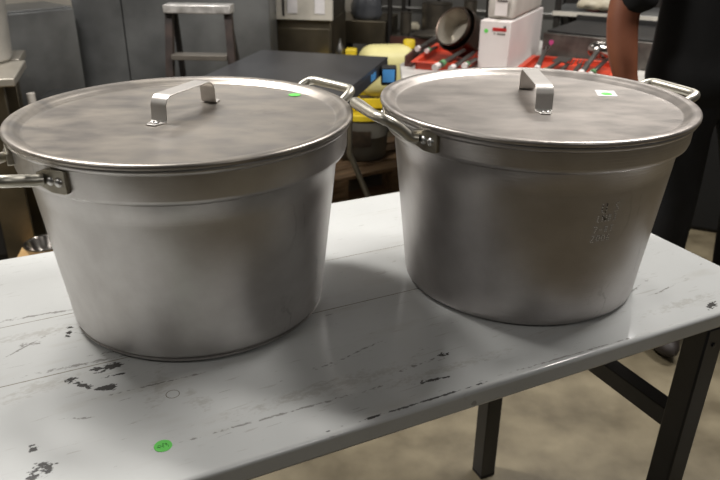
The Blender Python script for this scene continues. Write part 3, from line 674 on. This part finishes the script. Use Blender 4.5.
# cartons
CY = math.radians(-26)
r = empty('carton', (.473, 2.937, WZ + .0005), CY, 'white cardboard carton with red label and green dot, on the white table', 'box', 'cartons on the white table')
MB().box((.062, .275, .0985), (.124, .55, .197)).build('body', M['carton'], r, bevel=.003)
MB().box((.062, .275, .1972), (.02, .54, .001)).build('tape', M['carton_grey'], r)
lbm = MB().box((.080, -.0006, .166), (.056, .0014, .013)).build('red_label', M['redlabel'], r)
ik = MB()
for i in range(5): ik.box((.064 + i * .009, -.0017, .1655), (.005, .0008, .004))
ik.build('lettering', M['redpaint'], lbm)
MB().box((.101, -.0008, .1755), (.009, .0016, .009)).build('dark_mark', M['ink'], r)
ik = MB(); ik.box((.088, -.0004, .149), (.033, .001, .0075)); ik.box((.061, -.0004, .150), (.006, .001, .007)); ik.build('printed_text', M['inkgrey'], r)
MB().lathe([(0, .001), (.0082, .001), (.0082, 0)], 20, (.026, -.0004, .158), Matrix.Rotation(PI / 2, 3, 'X')).build('green_dot', M['green'], r)
r = empty('paper_packet', onw(0, 0, .9485), CY, 'grey-white wrapped packet lying on top of the white carton', 'packet')
r.location = (.501, 2.977, WZ + .1985)
b = MB(); b.box((.057, .24, .045), (.112, .47, .089)); b.build('wrapping', M['carton_grey'], r, bevel=.014, seg=3)
MB().box((.060, -.006, .045), (.05, .004, .060)).build('end_flap', M['carton'], r, bevel=.001); MB().box((.064, -.0085, .072), (.042, .003, .006)).build('dark_mark', M['ink'], r)
# tray 2 contents

utensil(onw(.434, .30, .765), onw(.405, .60, .785), 'dark serving fork with white end, beside the white carton', 'serving_fork', 'fork', rr=.009)
utensil(onw(.455, .27, .755), onw(.485, .50, .765), 'dark spatula with green tape at the left of the right tray', 'spatula', 'spat', rr=.009)
utensil(onw(.505, .30, .745), onw(.515, .52, .752), 'dark serving fork in the middle of the right tray', 'serving_fork', 'fork', rr=.009)
utensil(onw(.560, .30, .745), onw(.562, .54, .752), 'dark serving fork right of the middle in the right tray', 'serving_fork', 'fork', rr=.009)
utensil(onw(.600, .27, .765), onw(.625, .52, .815), 'ladle with shiny round bowl leaning by the person arm', 'ladle', 'ladle', rr=.010, bs=1.3)
utensil(onw(.632, .28, .762), onw(.655, .56, .772), 'dark spoon with green tape at the right end of the tray', 'serving_spoon', rr=.009)
# griddle
r = empty('griddle', onw(.385, .742, WZ + .0005), WY + math.radians(-10), 'black flat-top griddle with grimy steel front, behind the right red tray', 'griddle')
MB().box((.28, .21, .058), (.60, .42, .112)).build('body', M['ironfront'], r, bevel=.004)
MB().box((.28, .215, .1185), (.58, .40, .009)).build('plate', M['iron'], r, bevel=.003)
gd = MB(); gd.box((.28, .425, .115), (.60, .012, .06)); gd.build('splash_guard', M['iron'], r, bevel=.003)
MB().lathe([(0, .002), (.011, .002), (.011, 0)], 16, (.02, .0, .075), Matrix.Rotation(PI / 2, 3, 'X')).build('pink_sticker', M['pink'], r)
# shelf with towel and things behind the griddle
r = empty('steel_shelf', (1.26, 3.86, 0), math.radians(-24), 'steel shelf unit behind the griddle', 'shelf')
MB().box((.05, .2, .828), (.62, .40, .02)).build('shelf_board', M['steel_dk'], r, bevel=.002)
MB().box((.05, -.006, .826), (.62, .01, .022)).build('front_lip', M['panelwhite'], r)
for x in (-.24, .34):
    for y in (.02, .38): MB().box((x, y, .55), (.03, .03, 1.1)).build('post', M['rackpost'], r)
MB().box((.05, .39, .5), (.60, .012, .9)).build('back_panel', M['rackpost'], r)
tw = MB()
for (x, y, z, a, b, c) in ((0, 0, .035, .12, .07, .035), (.07, .01, .045, .08, .06, .042), (-.09, -.01, .03, .05, .05, .028), (.13, 0, .03, .06, .06, .03), (-.03, -.03, .03, .09, .05, .025)): tw.ball((x, y, z), (a, b, c), 20, 10)
for v in tw.bm.verts: v.co += Vector((math.sin(v.co.y * 70) * .004, math.sin(v.co.x * 60) * .006, math.sin(v.co.x * 95 + v.co.y * 60) * .005))
o = place(tw.build('towel', M['cloth'], ang=80), (1.285, 3.94, .8425), math.radians(-24)); tag(o, 'crumpled cream towel lying on the shelf behind the griddle', 'towel')
r = empty('storage_box', (1.36, 4.09, .8385), math.radians(-24), 'dark red box on the shelf behind the towel', 'box')
MB().box((0, 0, .06), (.22, .12, .12)).build('body', M['redpaint'], r, bevel=.004); MB().box((0, 0, .126), (.225, .125, .012)).build('lid', M['ink'], r, bevel=.003)

# ------------------------------------------------------------------ person
PX = 1.043
pers = empty('person', (PX, 2.10, 0), 0, 'person in black short sleeved shirt and dark jeans standing beside the stamped pot', 'person')
def skin_obj(name, V, Eg, m, parent, root=0, sub=2):
    me = bpy.data.meshes.new(name); me.from_pydata([tuple(v[0]) for v in V], Eg, [])
    me.materials.append(m)
    o = bpy.data.objects.new(name, me); COL.objects.link(o); o.parent = parent
    s = o.modifiers.new('skin', 'SKIN'); s.use_smooth_shade = True; s.branch_smoothing = .4
    for i, v in enumerate(V):
        d = me.skin_vertices[0].data[i]; d.radius = v[1] if isinstance(v[1], tuple) else (v[1], v[1]); d.use_root = (i == root)
    b = o.modifiers.new('sub', 'SUBSURF'); b.levels = sub; b.render_levels = sub
    return o
V = []; Eg = []
def add(p, r, prev=None):
    V.append((p, r)); i = len(V) - 1
    if prev is not None: Eg.append((prev, i))
    return i
pel = add((0, 0, .93), (.135, .105)); sp1 = add((0, .01, 1.08), (.13, .10), pel); sp2 = add((0, .01, 1.25), (.145, .11), sp1); sp3 = add((0, .015, 1.37), (.13, .09), sp2)
nk = add((0, .02, 1.46), .056, sp3); nk2 = add((0, .005, 1.52), .055, nk); hd0 = add((0, -.015, 1.575), (.064, .078), nk2); hd1 = add((0, -.012, 1.65), (.074, .092), hd0); hd2 = add((0, -.005, 1.71), (.066, .084), hd1); add((0, 0, 1.745), (.035, .045), hd2)
def arm(s, pts):
    c = sp3
    for p, r in pts: c = add((s * p[0], p[1], p[2]), r, c)
    w = c; px, py, pz = V[w][0]
    pm = add((px, py - .012, pz - .05), (.036, .018), w); 
    for k, (fx, ln) in enumerate(((-.03, .070), (-.011, .080), (.009, .076), (.027, .060))):
        a = add((px + fx * .9, py - .016 - .002 * k, pz - .095), .0085, pm); b = add((px + fx, py - .030, pz - .095 - ln * .45), .008, a); add((px + fx, py - .022, pz - .095 - ln * .85), .007, b)
    t = add((px + s * -.038, py - .022, pz - .035), .0105, w); t2 = add((px + s * -.050, py - .034, pz - .070), .0092, t); add((px + s * -.048, py - .04, pz - .098), .0078, t2)
arm(-1, (((.165, .015, 1.385), .062), ((.235, .0, 1.30), .056), ((.30, -.025, 1.13), .049), ((.318, -.035, 1.06), .047), ((.312, -.055, .975), .0455), ((.295, -.075, .89), .037), ((.283, -.09, .83), .029)))
arm(1, (((.165, .015, 1.385), .062), ((.235, .0, 1.30), .056), ((.28, -.02, 1.13), .047), ((.29, -.04, 1.06), .045), ((.285, -.07, .975), .042), ((.275, -.10, .89), .034), ((.27, -.12, .83), .029)))
def leg_(s, off, toe):
    h = add((s * .085 + off[0] * .1, 0, .86), (.085, .09), pel); th = add((s * .10 + off[0] * .4, -.01, .68), .078, h); kn = add((s * .105 + off[0] * .7, -.015, .48), .058, th); cf = add((s * .105 + off[0] * .85, .015, .34), .056, kn)
    an = add((s * .105 + off[0], .02, .10), .040, cf); he = add((s * .105 + off[0], .0, .05), (.038, .035), an); add((s * .108 + off[0], -.14, .038), (.036, .024), he)
leg_(-1, (.06, 0), 0); leg_(1, (.11, 0), 0)
bodyp = skin_obj('body', V, Eg, M['skin'], pers)
# head details
f = MB(); f.tube([(0, -.096, 1.650), (0, -.112, 1.625), (0, -.118, 1.612), (0, -.105, 1.600)], [.008, .011, .015, .010], 10, 3); f.build('nose', M['skin'], bodyp)
for s in (-1, 1):
    MB().ball((s * .073, -.005, 1.63), (.010, .020, .032), 12, 8).build('ear', M['skin'], bodyp); MB().ball((s * .030, -.090, 1.648), (.013, .010, .009), 12, 8).build('eye', M['eye'], bodyp)
MB().ball((0, -.092, 1.578), (.024, .010, .006), 14, 8).build('mouth', M['redbrown'], bodyp)
MB().ball((0, .012, 1.688), (.082, .098, .078), 24, 14).build('hair', M['hair'], bodyp)
# shirt
V = []; Eg = []
a0 = add((0, .005, .76), (.225, .145)); a1 = add((0, .005, .92), (.225, .14), a0); a2 = add((0, .005, 1.10), (.212, .13), a1); a3 = add((0, .005, 1.26), (.195, .135), a2); a4 = add((0, .012, 1.37), (.155, .105), a3); a5 = add((0, .02, 1.44), (.07, .065), a4)
for s, ex in ((-1, 0), (1, -.012)):
    b = add((s * .17, .012, 1.375), .085, a4); b = add((s * .238, -.002, 1.29), .080, b); b = add((s * (.285 + ex), -.02, 1.17), .076, b); b = add((s * (.290 + ex), -.028, 1.10), .069, b); add((s * (.276 + ex), -.03, 1.055), .066, b)
sh = skin_obj('shirt', V, Eg, M['tshirt'], pers, 2); tag(sh, 'black short sleeved shirt')
V = []; Eg = []
a0 = add((0, .0, .97), (.165, .12)); pel = add((0, .0, .89), (.165, .12), a0)
for s, off in ((-1, .06), (1, .11)):
    h = add((s * .085 + off * .1, 0, .83), (.100, .108), pel); t = add((s * .10 + off * .4, -.008, .68), .094, h); k = add((s * .105 + off * .7, -.01, .48), .080, t); c = add((s * .105 + off * .85, .015, .32), .076, k); add((s * .105 + off, .015, .10), .068, c)
jn = skin_obj('jeans', V, Eg, M['jeans'], pers, 1); tag(jn, 'dark blue-black jeans')
for s, off in ((-1, .06), (1, .11)):
    b = MB(); b.ball((s * .107 + off, -.06, .045), (.052, .145, .045), 20, 12); b.ball((s * .106 + off, .015, .085), (.055, .06, .075), 18, 10)
    for v in b.bm.verts: v.co.z = max(v.co.z, .002)
    b.build('boot', M['boot'], pers)

o = MB().box((0, 0, .31), (.42, .36, .62), taper=1.06).build('waste_bin', M['rubber'], bevel=.02); place(o, (1.69, 3.10, 0), WY); tag(o, 'black bin on the floor behind the person in dark jeans', 'bin')

# low trolley at the lower right corner
r = empty('floor_trolley', (.90, .86, 0), math.radians(20), 'edge of a low grey steel trolley at the lower right corner', 'trolley')
MB().box((.23, -.2, .14), (.46, .40, .03)).build('deck', M['steel'], r, bevel=.004)
for x in (.05, .41):
    for y in (-.35, -.05): MB().lathe([(0, -.012), (.05, -.012), (.055, 0), (.05, .012), (0, .012)], 20, (x, y, .056), Matrix.Rotation(PI / 2, 3, 'X')).build('wheel', M['rubber'], r); MB().box((x, y, .115), (.03, .05, .02)).build('bracket', M['rackpost'], r)

# ------------------------------------------------------------------ light
w = bpy.data.worlds.new('world'); sc.world = w; w.use_nodes = True
w.node_tree.nodes['Background'].inputs['Color'].default_value = (.85, .88, .95, 1); w.node_tree.nodes['Background'].inputs['Strength'].default_value = .03
def lamp(name, loc, tgt, power, sx, sy, col=(1, .93, .84), rz=0):
    d = bpy.data.lights.new(name, 'AREA'); d.shape = 'RECTANGLE'; d.size = sx; d.size_y = sy; d.energy = power; d.color = col
    o = bpy.data.objects.new(name, d); COL.objects.link(o); o.location = loc
    o.rotation_euler = (0, 0, rz); return o
LC = (1, .972, .935)
lamp('ceiling_or_fill_lamp', (-1.35, 1.9, 2.85), None, 50, 1.2, .25, LC, YAW)
lamp('ceiling_or_fill_lamp', (1.40, 2.0, 2.85), None, 46, 1.2, .25, LC, YAW)
lamp('ceiling_or_fill_lamp', (-1.8, -.5, 2.85), None, 7, 1.2, .25, LC, YAW)  # fill lamp added behind the camera to brighten the pot fronts
lamp('ceiling_or_fill_lamp', (1.6, -.9, 2.85), None, 6, 1.2, .25, LC, YAW)  # second added fill, right of and behind the camera, for the front faces
lamp('ceiling_or_fill_lamp', (-.95, 5.0, 2.85), None, 6, 1.2, .25, LC, YAW)
lamp('ceiling_or_fill_lamp', (1.3, 4.3, 2.85), None, 8, 1.2, .25, LC, YAW)

vs = sc.view_settings; vs.view_transform = 'Standard'; vs.look = 'None'; vs.gamma = 1; vs.use_curve_mapping = False; vs.exposure = 0.8
